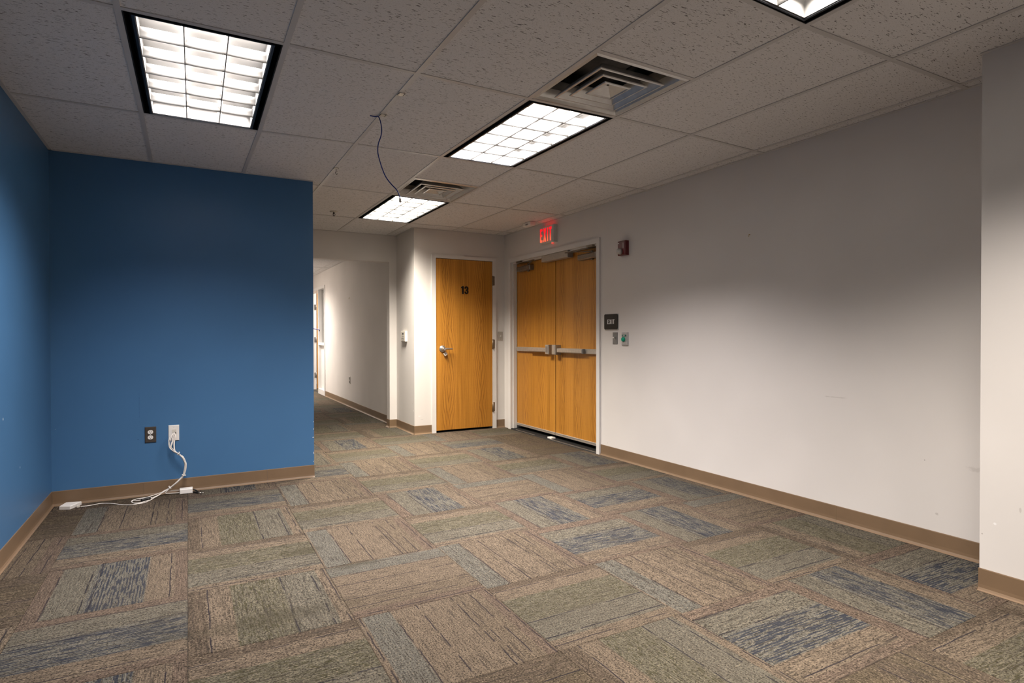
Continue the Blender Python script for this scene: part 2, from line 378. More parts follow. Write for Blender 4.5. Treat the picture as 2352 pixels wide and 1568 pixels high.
ROOT = {}
def origin_of(o): return ROOT[o.name] if o is not None else Vector((0, 0, 0))
def build(name, mb, mat, parent=None, origin=None, kind=None, label=None):
    """ONE mesh object; coordinates in mb are world coordinates"""
    if parent is not None: og = origin_of(parent)
    elif origin is not None: og = Vector(origin)
    else: og = Vector((0, 0, 0))
    me = bpy.data.meshes.new(name)
    me.from_pydata([(v[0]-og.x, v[1]-og.y, v[2]-og.z) for v in mb.v], [], mb.f)
    me.polygons.foreach_set('use_smooth', mb.sm)
    me.materials.append(M[mat] if isinstance(mat, str) else mat)
    if mb.uv:
        uvl = me.uv_layers.new(name='UVMap')
        for i, l in enumerate(me.loops): uvl.data[i].uv = mb.uv[l.vertex_index]
    me.update()
    import bmesh
    bm = bmesh.new(); bm.from_mesh(me); bmesh.ops.recalc_face_normals(bm, faces=bm.faces); bm.to_mesh(me); bm.free()
    o = bpy.data.objects.new(name, me); COL.objects.link(o)
    if parent is not None: o.parent = parent
    else: o.location = og
    ROOT[o.name] = og
    if kind: o['kind'] = kind
    if label: o['label'] = label
    return o
def thing(name, label, cat, loc, group=None, kind=None):
    o = bpy.data.objects.new(name, None); COL.objects.link(o); o.location = loc; o.empty_display_size = 0.05
    ROOT[o.name] = Vector(loc); o['label'] = label
    if cat: o['category'] = cat
    if group: o['group'] = group
    if kind: o['kind'] = kind
    return o
def tag(o, label, cat, group=None):
    o['label'] = label; o['category'] = cat
    if group: o['group'] = group
    return o
def struct(name, mb, mat, label):
    return build(name, mb, mat, kind='structure', label=label)

# lettering: heavy sans strokes as polygons in a unit-high box
GLY = {
 'E': [[(0,0),(.5,0),(.5,.17),(.19,.17),(.19,.42),(.45,.42),(.45,.58),(.19,.58),(.19,.83),(.5,.83),(.5,1),(0,1)]],
 'X': [[(0,0),(.2,0),(.31,.32),(.42,0),(.62,0),(.415,.51),(.61,1),(.41,1),(.31,.69),(.21,1),(.01,1),(.205,.51)]],
 'I': [[(0,0),(.19,0),(.19,1),(0,1)]],
 'T': [[(.18,0),(.37,0),(.37,.83),(.55,.83),(.55,1),(0,1),(0,.83),(.18,.83)]],
 '1': [[(.13,0),(.35,0),(.35,1),(.20,1),(.0,.88),(.0,.72),(.13,.78)]],
}
GW = {'E': .5, 'X': .62, 'I': .19, 'T': .55, '1': .35, '3': .52}
def glyph3():
    # condensed bold 3: outer contour and inner contour of one thick bent stroke
    def arc(cx, cy, rx, ry, a0, a1, n=9):
        return [(cx+rx*math.cos(math.radians(a0+(a1-a0)*k/n)), cy+ry*math.sin(math.radians(a0+(a1-a0)*k/n))) for k in range(n+1)]
    out = [(0, .70)] + arc(.26, .74, .26, .26, 180, 0) + [(.52, .62), (.43, .51), (.52, .42)] + arc(.26, .27, .26, .27, 0, -180) + [(0, .32)]
    inn = [(.20, .32), (.20, .25)] + arc(.26, .25, .06, .09, 180, 360, 6) + [(.32, .36), (.27, .43), (.17, .44), (.17, .58), (.27, .59), (.32, .66)] + arc(.26, .75, .06, .09, 0, 180, 6) + [(.20, .70)]
    return [out + inn]
GLY['3'] = glyph3()
def letters(text, o, ax, ay, az, height, width, t, gap=.14):
    mb = MB(); tw = sum(GW[c] for c in text) + gap*(len(text)-1); sx = width/tw; x = 0
    ax, ay = Vector(ax), Vector(ay)
    for c in text:
        for poly in GLY[c]:
            mb.prism([((x+p[0])*sx, p[1]*height) for p in poly], o, ax, ay, az, t)
        x += GW[c] + gap
    return mb

# ------------------------------------------------------------------ room shell
T = 0.12
struct('wall_left', MB().box(XL-T, XL, YN, YB, 0, H+.3), 'blue', 'deep blue wall along the left edge of the room')
struct('wall_passage', MB().box(XL-T, XL, YB, YH+T, 0, H+.3), 'wall', 'white wall of the passage behind the blue partition')
struct('wall_partition', MB().box(XL, XBR, YB, YB+T, 0, H+.02), 'blue', 'deep blue wall facing the camera, with the outlets near its foot')
DY0, DY1, DZ = 4.66, 6.47, 2.10     # rough opening of the double doors
mb = MB().box(XR, XR+.15, YC-.1, DY0, 0, H+.3).box(XR, XR+.15, DY1, YF+T, 0, H+.3).box(XR, XR+.15, DY0, DY1, DZ, H+.3)
struct('wall_right', mb, 'wall_right', 'long white wall on the right with the double doors')
struct('wall_column', MB().box(XC, XR+.15, YN, YC, 0, H+.3), 'wall_right', 'white wall that steps forward at the right edge')
SX0, SX1, SZ = 2.578, 3.390, 2.118
mb = MB().box(XS, SX0, YF, YF+T, 0, H+.3).box(SX1, XR, YF, YF+T, 0, H+.3).box(SX0, SX1, YF, YF+T, SZ, H+.3)
struct('wall_far', mb, 'wall_side', 'white wall around the numbered oak door')
HD0, HD1, HDZ = 11.80, 13.42, 2.13
mb = MB().box(XS, XS+T, YF+T, HD0, 0, H+.3).box(XS, XS+T, HD1, YE, 0, H+.3).box(XS, XS+T, HD0, HD1, HDZ, H+.3)
struct('wall_corridor_right', mb, 'wall_side', 'white right-hand wall of the corridor')
mb = MB().box(XL, OPX0, YH, YH+T, 0, H+.3).box(OPX1, XS, YH, YH+T, 0, H+.3).box(OPX0, OPX1, YH, YH+T, OPZ, H+.3)
struct('wall_opening', mb, 'wall', 'white wall with the wide doorless opening to the corridor')
struct('wall_corridor_left', MB().box(OPX0-.2-T, OPX0-.2, YH+T, YE, 0, H+.3), 'wall', 'white left-hand wall of the corridor')
struct('wall_corridor_end', MB().box(OPX0-.4, XS+T, YE, YE+T, 0, H+.3), 'wall', 'white end wall of the corridor')
struct('wall_near', MB().box(XL-T, XR+.15, YN-T, YN, 0, H+.3), 'wall', 'white wall behind the camera')
# side room seen through the corridor door
mb = MB().box(4.6, 4.72, 11.0, 15.0, 0, H+.3).box(XS+T, 4.6, 14.88, 15.0, 0, H+.3).box(XS+T, 4.6, 11.0, 11.12, 0, H+.3)
struct('wall_office', mb, 'wall', 'white walls of the small room off the corridor')
# closed dark space behind the double doors
struct('wall_lobby', MB().box(4.6, 4.7, 4.2, 6.9, 0, 2.3).box(XR+.15, 4.6, 4.2, 4.3, 0, 2.3).box(XR+.15, 4.6, 6.8, 6.9, 0, 2.3).box(XR+.15, 4.7, 4.2, 6.9, 2.3, 2.4), 'plenum', 'unlit lobby behind the double doors')
struct('wall_store', MB().box(XS+T+.01, XR, YF+.6, YF+.7, 0, 2.3).box(XS+T+.01, XR, YF+T, YF+.7, 2.3, 2.4), 'plenum', 'unlit closet behind the numbered door')

# ------------------------------------------------------------------ floor of carpet tiles
floor = struct('floor', MB().box(XL-T, 4.8, YN, YE+T, -0.12, -0.006), 'plenum', 'floor laid with quarter-turned carpet tiles')
UX0, PX, VY0, PY = -0.008, 0.6030, 2.424, 0.6110
TYPES = {}
def sett(s, lst):
    for q in lst: TYPES[q] = s
sett('T', [(1,1),(1,-1),(2,0),(3,-1),(1,0),(-1,3),(-2,2),(1,3),(2,4),(3,3),(3,2),(5,0),(4,2),(3,5),(2,-3),(0,-4),(4,6),(1,7)])
sett('G', [(2,-1),(0,0),(0,1),(0,-1),(0,2),(1,2),(2,1),(2,3),(4,-1),(2,-2),(4,-3),(5,-1),(5,2),(4,3),(3,4),(2,5),(1,5),(3,6),(-2,0),(-1,-2),(3,7),(1,-3)])
sett('B', [(0,3),(-1,0),(-1,1),(-1,2),(-1,-1),(2,2),(3,1),(3,0),(4,0),(4,-2),(3,-2),(5,-2),(4,1),(5,1),(5,3),(4,4),(4,5),(2,6),(1,4),(1,6)])
sett('N', [(-2,1),(3,-3),(5,4),(0,-2),(-2,-1),(-2,3),(5,5),(0,-3),(1,-2)])
def carpet_tile(i, j, x0, x1, y0, y1):
    """tile i,j clipped to the given rectangle; its own edges, rounded shoulders, pile height"""
    fx0, fy0 = UX0 + i*PX, VY0 + j*PY
    a, b, c, d = max(x0, fx0)+.0004, min(x1, fx0+PX)-.0004, max(y0, fy0)+.0004, min(y1, fy0+PY)-.0004
    if b-a < .01 or d-c < .01: return
    e = .0025; zt = random.uniform(-.0006, .0); mb = MB()
    vs = [(a,c,-.0058),(b,c,-.0058),(b,d,-.0058),(a,d,-.0058),(a,c,zt-.002),(b,c,zt-.002),(b,d,zt-.002),(a,d,zt-.002),(a+e,c+e,zt),(b-e,c+e,zt),(b-e,d-e,zt),(a+e,d-e,zt)]
    fs = [(8,9,10,11)]
    for k in range(4):
        n = (k+1) % 4; fs += [(k, n, 4+n, 4+k), (4+k, 4+n, 8+n, 8+k)]
    mb.add(vs, fs)
    ty = TYPES.get((i, j)) or random.choice('TGBGN' if j > 6 else 'TGBN')
    along_y = (i+j) % 2 == 0
    mb.uv = [((v[0]-fx0)/PX, (v[1]-fy0)/PY) if along_y else (1-(v[1]-fy0)/PY, (v[0]-fx0)/PX) for v in mb.v]
    build('carpet_tile', mb, CARPET[ty], floor)
for i in range(-2, 6):
    for j in range(-6, 8): carpet_tile(i, j, XL-.003, XR+.003 if j*PY+VY0 < 6.2 else XR, max(YN, -1.4), YF+.05 if i > 3 else YH+.01)
for i in range(1, 4):
    for j in range(7, 23): carpet_tile(i, j, OPX0-.2, XS+.004, YH+.01, YE)
# plain strips of the same carpet that only the side room and the threshold of the corridor door show
for j in range(14, 20): carpet_tile(4, j, XS+.004, 3.0, 11.12, 14.88)

# ------------------------------------------------------------------ suspended ceiling
NODES = {(-1,0):(-.233,2.742),(-1,2):(-.225,3.967),(0,0):(.384,2.734),(0,2):(.398,3.965),(1,0):(.982,2.735),(1,2):(.982,3.931),(1,4):(.990,5.164),
 (2,0):(1.609,2.735),(2,2):(1.581,3.919),(2,4):(1.608,5.162),(2,6):(1.599,6.382),(3,0):(2.199,2.727),(3,-1):(2.220,2.143),(3,-2):(2.232,1.551),
 (3,2):(2.181,3.908),(3,4):(2.213,5.199),(3,6):(2.209,6.40),(4,-2):(2.855,1.547),(4,0):(2.802,2.737),(4,2):(2.786,3.925),(4,4):(2.832,5.199),
 (4,6):(2.816,6.363),(5,-2):(3.445,1.541),(5,0):(3.430,2.765),(5,2):(3.434,3.961),(5,4):(3.427,5.20),(5,6):(3.400,6.372)}
GX0, GY0, MD = 0.3832, 2.7478, 0.6096
def node(i, j):
    if (i, j) in NODES: return NODES[(i, j)]
    if j % 2 and -3 < j < 7:
        a, b = node(i, j-1), node(i, j+1); return ((a[0]+b[0])/2, (a[1]+b[1])/2)
    x, y = GX0+i*MD, GY0+j*MD
    return (x, y)
def P(i, j, z=H):
    """point of the slightly uneven grid at fractional grid coordinates"""
    i0, j0 = math.floor(i+1e-9), 2*math.floor((j+1e-9)/2); fi, fj = i-i0, (j-j0)/2
    a, b, c, d = node(i0, j0), node(i0+1, j0), node(i0, j0+2), node(i0+1, j0+2)
    return ((a[0]*(1-fi)+b[0]*fi)*(1-fj) + (c[0]*(1-fi)+d[0]*fi)*fj, (a[1]*(1-fi)+b[1]*fi)*(1-fj) + (c[1]*(1-fi)+d[1]*fi)*fj, z)

ceil = struct('ceiling', MB().box(XL-T, 4.8, YN-T, YE+T, H+.28, H+.36), 'plenum', 'suspended ceiling of fissured mineral boards in a metal grid')
FIX = [(-1, 0), (2, 0), (2, 4), (2, -4), (2, -8), (-1, -8)]   # troffers: column, first row; the last two are unseen additions
VENT = [(2, -1), (2, 3)]
occ = set()
for i, j in FIX: occ |= {(i, j), (i, j+1)}
for q in VENT: occ.add(q)
def board(poly):
    """ceiling board lying on the flanges of the grid"""
    z0, z1 = H+.004, H+.019; n = 4
    build('ceiling_tile', MB().add([(x, y, z0) for x, y in poly]+[(x, y, z1) for x, y in poly], [(3,2,1,0),(4,5,6,7)]+[(k,(k+1)%4,4+(k+1)%4,4+k) for k in range(4)]), 'board', ceil)
def clip(a, xmin, xmax, ymin, ymax): return [(min(max(x, xmin), xmax), min(max(y, ymin), ymax)) for x, y in a]
def cell(i0, i1, j0, j1, xmin, xmax, ymin, ymax):
    g = .0015
    q = [P(i0, j0)[:2], P(i1, j0)[:2], P(i1, j1)[:2], P(i0, j1)[:2]]
    q = [(q[0][0]+g, q[0][1]+g), (q[1][0]-g, q[1][1]+g), (q[2][0]-g, q[2][1]-g), (q[3][0]+g, q[3][1]-g)]
    q = clip(q, xmin, xmax, ymin, ymax)
    if q[1][0]-q[0][0] > .01 and q[3][1]-q[0][1] > .01: board(q)
for i in range(-2, 6):
    for j in range(-10, 8, 2):
        ymax = YF if i >= 3 else YH
        if (i, j) in occ and (i, j+1) in occ: continue
        if (i, j) in occ or (i, j+1) in occ:
            jj = j if (i, j+1) in occ else j+1
            cell(i, i+1, jj, jj+1, XL, XR, YN, ymax)
        else: cell(i, i+1, j, j+2, XL, XR, YN, ymax)
for i in range(0, 4):
    for j in range(8, 24, 2):
        if (i, j) in ((1, 14), (1, 20)): continue
        cell(i, i+1, j, j+2, OPX0-.2, XS, YH+T, YE)
board([(P(3,6)[0]+.0015, YF+.0), (XS, YF+.0), (XS, YH), (P(3,6)[0]+.0015, YH)])
# cells between the opening wall and row 8 (corridor side)
for i in range(0, 4):
    a = P(i, 8); q = clip([(GX0+i*MD, YH+T), (GX0+(i+1)*MD, YH+T), (GX0+(i+1)*MD, 7.62), (GX0+i*MD, 7.62)], OPX0-.2, XS, YH+T, YE)
    if q[1][0]-q[0][0] > .01: board(q)
build('ceiling_tile', MB().box(XS+T, 4.6, 11.12, 14.88, H+.004, H+.02), 'board', ceil)
# grid metal: runners along the room, cross tees between them
def bar(name, a, b, wd=.012, z0=H, h=.004):
    a, b = Vector(a), Vector(b); d = (b-a).normalized(); n = Vector((-d.y, d.x, 0))*wd
    q = [a-n, b-n, b+n, a+n]
    mb = MB().add([(p.x, p.y, z0) for p in q]+[(p.x, p.y, z0+h) for p in q], [(3,2,1,0),(4,5,6,7)]+[(k,(k+1)%4,4+(k+1)%4,4+k) for k in range(4)])
    return build(name, mb, 'tee', ceil)
for i in range(-1, 6):
    pts = [node(i, j) for j in range(-10, 7, 2)] + [(node(i, 6)[0], YF if i >= 4 else YH)]
    mb = MB()
    for a, b in zip(pts, pts[1:]):
        if b[1] <= YN: continue
        a = (a[0], max(a[1], YN))
        mb.add([(a[0]-.012,a[1],H),(a[0]+.012,a[1],H),(b[0]+.012,b[1],H),(b[0]-.012,b[1],H),(a[0]-.012,a[1],H+.004),(a[0]+.012,a[1],H+.004),(b[0]+.012,b[1],H+.004),(b[0]-.012,b[1],H+.004)],
               [(3,2,1,0),(4,5,6,7),(0,1,5,4),(1,2,6,5),(2,3,7,6),(3,0,4,7)])
        mb.add([(a[0]-.0008,a[1],H+.004),(a[0]+.0008,a[1],H+.004),(b[0]+.0008,b[1],H+.004),(b[0]-.0008,b[1],H+.004),(a[0]-.0008,a[1],H+.04),(a[0]+.0008,a[1],H+.04),(b[0]+.0008,b[1],H+.04),(b[0]-.0008,b[1],H+.04)],
               [(3,2,1,0),(4,5,6,7),(0,1,5,4),(1,2,6,5),(2,3,7,6),(3,0,4,7)])
    build('grid_runner', mb, 'tee', ceil)
def tee(i, j):
    a, b = Vector(P(i, j, 0)), Vector(P(i+1, j, 0)) if i < 5 else Vector((XR, P(5, j)[1], 0))
    if i == -2: a.x = XL
    if b.x-a.x < .05: return
    bar('grid_tee', a + Vector((.012 if i > -2 else 0, 0, 0)), b - Vector((.012, 0, 0)), z0=H+.0003)
for i in range(-2, 6):
    for j in range(-8, 7, 2): tee(i, j)
for i, j in VENT: tee(i, j if j % 2 else j+1)
for i in range(1, 4):
    for j in range(8, 24, 2): bar('grid_tee', (max(GX0+i*MD, OPX0-.2), GY0+j*MD, 0), (min(GX0+(i+1)*MD, XS), GY0+j*MD, 0), z0=H+.0003)
for i in (2, 3): bar('grid_runner', (GX0+i*MD, YH+T, 0), (GX0+i*MD, YE, 0))
# wall angles
def angle(x0, y0, x1, y1, nx, ny):
    mb = MB().box(min(x0, x1, x0+nx*.02), max(x0, x1, x0+nx*.02), min(y0, y1, y0+ny*.02), max(y0, y1, y0+ny*.02), H-.0005, H+.0035)
    build('wall_angle', mb, 'tee', ceil)
angle(XL, YN, XL, YB, 1, 0); angle(XL, YB, XBR, YB, 0, -1); angle(XR, YC, XR, YF, -1, 0); angle(XC, YN, XC, YC, -1, 0)
angle(XS, YF, XR, YF, 0, -1); angle(XS, YF, XS, YH, -1, 0); angle(XBR, YH, XS, YH, 0, -1); angle(XS, YH+T, XS, YE, -1, 0)

# ------------------------------------------------------------------ troffers
def area(name, loc, sx, sy, power, color, spread):
    d = bpy.data.lights.new(name, 'AREA'); d.shape = 'RECTANGLE'; d.size = sx; d.size_y = sy; d.energy = power; d.color = color; d.spread = spread
    return d
def troffer(i, j, label, power, color, group='recessed ceiling troffers', spread=LAMP_SPREAD, flat=False):
    def Q(a, b, z):   # a across 0..1, b along 0..1
        if flat: return (GX0+(i+a)*MD, GY0+(j+2*b)*MD, z)
        return P(i+a, j+2*b, z)
    c = Q(.5, .5, H)
    t = thing('ceiling_light', label, 'ceiling light', c, group)
    def ring(a0, b0, a1, b1, z0, z1):
        """rectangular ring between outer fraction a0,b0 and inner a1,b1"""
        mb = MB(); o = [(a0,b0),(1-a0,b0),(1-a0,1-b0),(a0,1-b0)]; n = [(a1,b1),(1-a1,b1),(1-a1,1-b1),(a1,1-b1)]
        vs = [Q(a,b,z0) for a,b in o]+[Q(a,b,z0) for a,b in n]+[Q(a,b,z1) for a,b in o]+[Q(a,b,z1) for a,b in n]; fs = []
        for k in range(4):
            m = (k+1) % 4; fs += [(k,m,4+m,4+k), (8+k,8+m,12+m,12+k), (k,m,8+m,8+k), (4+k,4+m,12+m,12+k)]
        return mb.add(vs, fs)
    def slab(a0, a1, b0, b1, z0, z1):
        vs = [Q(a0,b0,z0),Q(a1,b0,z0),Q(a1,b1,z0),Q(a0,b1,z0),Q(a0,b0,z1),Q(a1,b0,z1),Q(a1,b1,z1),Q(a0,b1,z1)]
        return MB().add(vs, [(3,2,1,0),(4,5,6,7),(0,1,5,4),(1,2,6,5),(2,3,7,6),(3,0,4,7)])
    # sheet-metal pan: black return-air slot along the long sides
    hs = MB(); r = ring(.020, .008, .028, .012, H+.0005, H+.11); hs.add(r.v, r.f); s2 = slab(.02, .98, .008, .992, H+.11, H+.115); hs.add(s2.v, s2.f)
    build('housing', hs, 'black', t)
    r = ring(.070, .020, .088, .026, H-.003, H+.075); build('door_frame', r, 'rail', t)
    rf = ring(.088, .026, .094, .030, H+.002, H+.085); tp = slab(.088, .912, .026, .974, H+.085, H+.09); rf.add(tp.v, tp.f)
    build('reflector', rf, 'louver', t)
    # parabolic blades: two long ones and five cross ones
    z0, z1 = H+.000, H+.045
    A0, A1, B0, B1 = .094, .906, .030, .970
    def blade(along, f, lo, hi):
        prof = [(0.0022, z0), (0.0024, z0+.012), (0.0045, z0+.027), (0.0105, z1)]
        mb = MB(); n = len(prof)
        def pt(s, wd, z):
            if along: q = Q(A0+(A1-A0)*f, s, z); return (q[0]+wd, q[1], q[2])
            q = Q(s, B0+(B1-B0)*f, z); return (q[0], q[1]+wd, q[2])
        vs = []
        for s in (lo, hi): vs += [pt(s, w_, z) for w_, z in prof] + [pt(s, -w_, z) for w_, z in reversed(prof)]
        m = 2*n
        mb.add(vs, [tuple(range(m)), tuple(range(m, 2*m))] + [(k, (k+1) % m, m+(k+1) % m, m+k) for k in range(m)], True)
        return mb
    for k in (1, 2): build('louver_blade', blade(True, k/3, B0, B1), 'louver', t)
    for k in range(1, 6): build('louver_blade', blade(False, k/6, A0, A1), 'louver', t)
    ld = area('lamp', c, (A1-A0)*MD*.97, (B1-B0)*2*MD*.985, power, color, spread)
    lo = bpy.data.objects.new('lamp', ld); COL.objects.link(lo); lo.parent = t; lo.location = (0, 0, .070)
    return t
troffer(-1, 0, 'big ceiling light over the blue wall, at upper left', LAMP_W*.58, COOL)
troffer(2, 0, 'ceiling light in the middle, touching the near air vent', LAMP_W, COOL)
troffer(2, 4, 'farthest ceiling light, just behind the far air vent and the cable plug', LAMP_W*1.25, WARMER)
troffer(2, -4, 'ceiling light cut off by the top edge of the picture', LAMP_W*.82, WARM)
troffer(-1, -8, 'added unseen ceiling light behind the camera on the left', LAMP_W*.15, COOL)  # weak fill fixture, added out of view
troffer(2, -8, 'added unseen ceiling light behind the camera by the right wall', LAMP_W*.3, WARM)  # added behind the camera as fill, never in view
troffer(1, 14, 'ceiling light in the corridor, hidden behind the blue wall', LAMP_W*1.05, WARM, flat=True, spread=math.radians(140))
troffer(1, 20, 'unseen ceiling light added farther along the corridor', LAMP_W*.5, WARM, flat=True)  # extra fixture out of view, added to light the far corridor
# unseen round lamp, added to brighten the side room behind the pane
t = thing('fill_downlight', 'added unseen round ceiling lamp in the small side room', 'ceiling light', (3.4, 13.0, H))
build('trim_ring', MB().lathe((3.4, 13.0, H+.003), (0, 0, -1), [(0, .10), (.004, .10), (.008, .08)]), 'trim', t)
ld = area('lamp', None, 0.15, .15, 90, WARM, math.pi); lo = bpy.data.objects.new('lamp', ld); COL.objects.link(lo); lo.parent = t; lo.location = (0, 0, -.012)

# ------------------------------------------------------------------ air diffusers
def diffuser(i, j, label):
    c = P(i+.5, j+.5, H); t = thing('air_vent', label, 'air vent', c, 'square ceiling air diffusers')
    def Q(a, z):    # a = half size fraction 0..1 (1 = module edge)
        f = a/2; return [P(i+.5-f, j+.5-f, z), P(i+.5+f, j+.5-f, z), P(i+.5+f, j+.5+f, z), P(i+.5-f, j+.5+f, z)]
    def loop(prof, close=False):
        mb = MB(); vs = []
        for a, z in prof: vs += Q(a, H+z)
        fs = []
        for n in range(len(prof)-1):
            for k in range(4):
                m = (k+1) % 4; fs.append((4*n+k, 4*n+m, 4*n+4+m, 4*n+4+k))
        if close: fs.append(tuple(4*(len(prof)-1)+k for k in range(4)))
        return mb.add(vs, fs)
    th = .004
    build('flange', loop([(.955, .0015), (.90, -.001), (.86, .010), (.775, .052), (.775, .056), (.955, .056), (.955, .0015)]), 'vent', t)
    build('duct_neck', loop([(.775, .05), (.62, .075), (.60, .13)], True), 'duct', t)
    for a0, zl, a1, zh in ((.66, -.010, .50, .040), (.47, -.010, .33, .036)):
        build('cone', loop([(a0+.006, zl+.003), (a0, zl-.001), (a0-.030, zl-.002), (a0-.042, zl+.004), (a1, zh), (a1-.006, zh+th), (a0-.02, zl+.010), (a0+.006, zl+.003)]), 'vent', t)
    build('center_cone', loop([(.276, -.008), (.27, -.011), (.245, -.012), (.235, -.006), (.02, .022), (.018, .027), (.27, -.004), (.276, -.008)]), 'vent', t)
    build('screw', MB().lathe((c[0], c[1], H+.023), (0, 0, -1), [(0, .007), (.003, .006)], 12), 'duct', t)
    bm_ = MB(); bm_.box(c[0]-.004, c[0]+.004, c[1]-.22, c[1]+.22, H+.040, H+.046); build('bracket', bm_, 'duct', t)
diffuser(2, -1, 'larger-looking square air vent between the middle light and the picture top')
diffuser(2, 3, 'smaller-looking far square air vent, in front of the farthest light')

# ------------------------------------------------------------------ baseboards
def strip(parent, a, b, n, hgt=.102):
    """vinyl cove base from a to b (plan points), n = unit normal into the room"""
    a, b, n = Vector((*a, 0)), Vector((*b, 0)), Vector((*n, 0)); d = (b-a).normalized(); a = a+d*.0004; b = b-d*.0004
    prof = [(0.0, .0005), (0.016, .0005), (0.0155, .0020), (0.009, .0065), (0.0048, .0150), (0.0035, .030), (0.0032, hgt-.004), (0.0018, hgt), (0.0, hgt)]
    vs = [p + n*x + Vector((0, 0, z)) for p in (a, b) for x, z in prof]; m = len(prof)
    mb = MB().add(vs, [tuple(range(m)), tuple(range(m, 2*m))]); b0 = 0
    for k in range(m): mb.f.append((k, (k+1) % m, m+(k+1) % m, m+k)); mb.sm.append(False)
    build('baseboard_strip', mb, 'base', parent)
def baseboard(name, label, runs):
    o = bpy.data.objects.new(name, None); COL.objects.link(o); o.empty_display_size = .05
    o.location = (*runs[0][0], 0); ROOT[o.name] = Vector(o.location); o['kind'] = 'structure'; o['label'] = label
    for a, b, n in runs: strip(o, a, b, n)
baseboard('baseboard_left', 'brown vinyl base along the left blue wall', [((XL, YN), (XL, 2.6), (1, 0)), ((XL, 2.6), (XL, YB-.001), (1, 0))])
baseboard('baseboard_partition', 'brown vinyl base under the outlets on the blue wall', [((XL+.004, YB), (-.289, YB), (0, -1)), ((-.289, YB), (.548, YB), (0, -1)), ((.548, YB), (XBR+.003, YB), (0, -1))])
baseboard('baseboard_right', 'brown vinyl base along the long white wall', [((XR, YC+.003), (XR, 2.232), (-1, 0)), ((XR, 2.232), (XR, 4.628), (-1, 0))])
baseboard('baseboard_column', 'brown vinyl base on the projecting wall at the right edge', [((XC, YN), (XC, YC+.003), (-1, 0)), ((XC, YC), (XR, YC), (0, 1))])
baseboard('baseboard_far', 'brown vinyl base beside the numbered door', [((XS-.003, YF), (2.550, YF), (0, -1)), ((3.417, YF), (XR, YF), (0, -1)), ((XS, YF-.003), (XS, YH), (-1, 0))])
baseboard('baseboard_opening', 'brown vinyl base around the jamb of the wide opening', [((OPX1-.003, YH), (XS-.004, YH), (0, -1)), ((OPX1, YH-.003), (OPX1, YH+T+.003), (-1, 0)), ((OPX1, YH+T), (XS-.004, YH+T), (0, 1))])
baseboard('baseboard_corridor', 'brown vinyl base along the corridor wall', [((XS, YH+T+.02), (XS, 9.6), (-1, 0)), ((XS, 9.6), (XS, 11.755), (-1, 0)), ((XS, 13.46), (XS, YE), (-1, 0))])

# ------------------------------------------------------------------ door 1: the numbered oak door
fo0, fo1, fz = 2.5515, 3.4165, 2.142; lo0, lo1, lz = 2.607, 3.361, 2.096
d1 = thing('door_1', 'oak door with a black number 13 and a lever handle, white frame', None, (2.984, YF, 0), kind='structure')
def frame_y(x0, x1, z1, xi0, xi1, zi, yf, yb, parent):
    """hollow-metal frame in a wall facing -y: two jambs and a head, with the face standing proud"""
    mb = MB().box(x0, xi0, yf, yf+.010, 0, z1).box(xi1, x1, yf, yf+.010, 0, z1).box(xi0, xi1, yf, yf+.010, zi, z1)
    mb.box(x0+.0005, x0+.008, yf+.0101, YF, 0, z1-.008).box(x1-.008, x1-.0005, yf+.0101, YF, 0, z1-.008).box(x0+.0005, x1-.0005, yf+.0101, YF, z1-.0078, z1-.0005)
    mb.box(xi0-.012, xi0-.0005, yf+.0101, yb, 0, zi).box(xi1+.0005, xi1+.012, yf+.0101, yb, 0, zi).box(xi0, xi1, yf+.0101, yb, zi+.0005, zi+.012)
    mb.box(xi0, xi0+.016, yf+.062, yb-.001, 0, zi-.0165).box(xi1-.016, xi1, yf+.062, yb-.001, 0, zi-.0165).box(xi0, xi1, yf+.062, yb-.001, zi-.016, zi)
    return build('door_frame', mb, 'trim', parent)
frame_y(fo0, fo1, fz, lo0-.003, lo1+.003, lz+.004, YF-.016, YF+T+.01, d1)
leaf = build('door_leaf', MB().rbox(lo0, lo1, YF-.010, YF+.034, .026, lz, .0015, '-y'), 'oak1', d1)
for z in (1.857, 1.061, .271):
    mb = MB().tube([(3.3650, YF-.0195, z-.061), (3.3650, YF-.0195, z+.061)], .0085, 10, smooth_path=False)
    mb.box(3.366, 3.392, YF-.0175, YF-.0158, z-.057, z+.057)
    build('hinge', mb, 'bronze', d1)
hx, hz = 2.686, 1.010
mb = MB().lathe((hx, YF-.010, hz), (0, -1, 0), [(0, .041), (.006, .041), (.012, .036), (.016, .022), (.030, .017), (.055, .017), (.062, .012)], 28)
mb.tube([(hx, YF-.060, hz), (hx+.03, YF-.064, hz+.001), (hx+.07, YF-.062, hz), (hx+.112, YF-.056, hz-.002)], [.0115, .0085], 12)
build('lever_handle', mb, 'steel', leaf)
num = letters('13', (2.932, YF-.0101, 1.678), (1, 0, 0), (0, 0, 1), (0, -1, 0), .096, .099, .003, gap=.10)
build('number', num, 'blackplastic', leaf, label='black number 13')
build('door_gap_shade', MB().box(lo0, lo1, YF-.004, YF+.03, .0005, .004), 'rubber', d1)  # flat black strip, puts the shade under the leaf into colour
kt = thing('key_tag', 'small white square key tag hanging from the lever lock of the numbered door', 'key tag', (2.712, YF-.030, .95))
s = .021
mb = MB(); mb.prism([(-s*1.35, .004), (.004, s*1.3), (s*1.35, -.004), (-.004, -s*1.3)], (2.716, YF-.032, .948), (1, 0, 0), (0, 0, 1), (0, -1, 0), .003)
build('tag', mb, 'plastic', kt)
build('mark', MB().box(2.714, 2.722, YF-.0362, YF-.035, .941, .949).box(2.7065, 2.711, YF-.0362, YF-.035, .952, .958), 'signblack', kt)
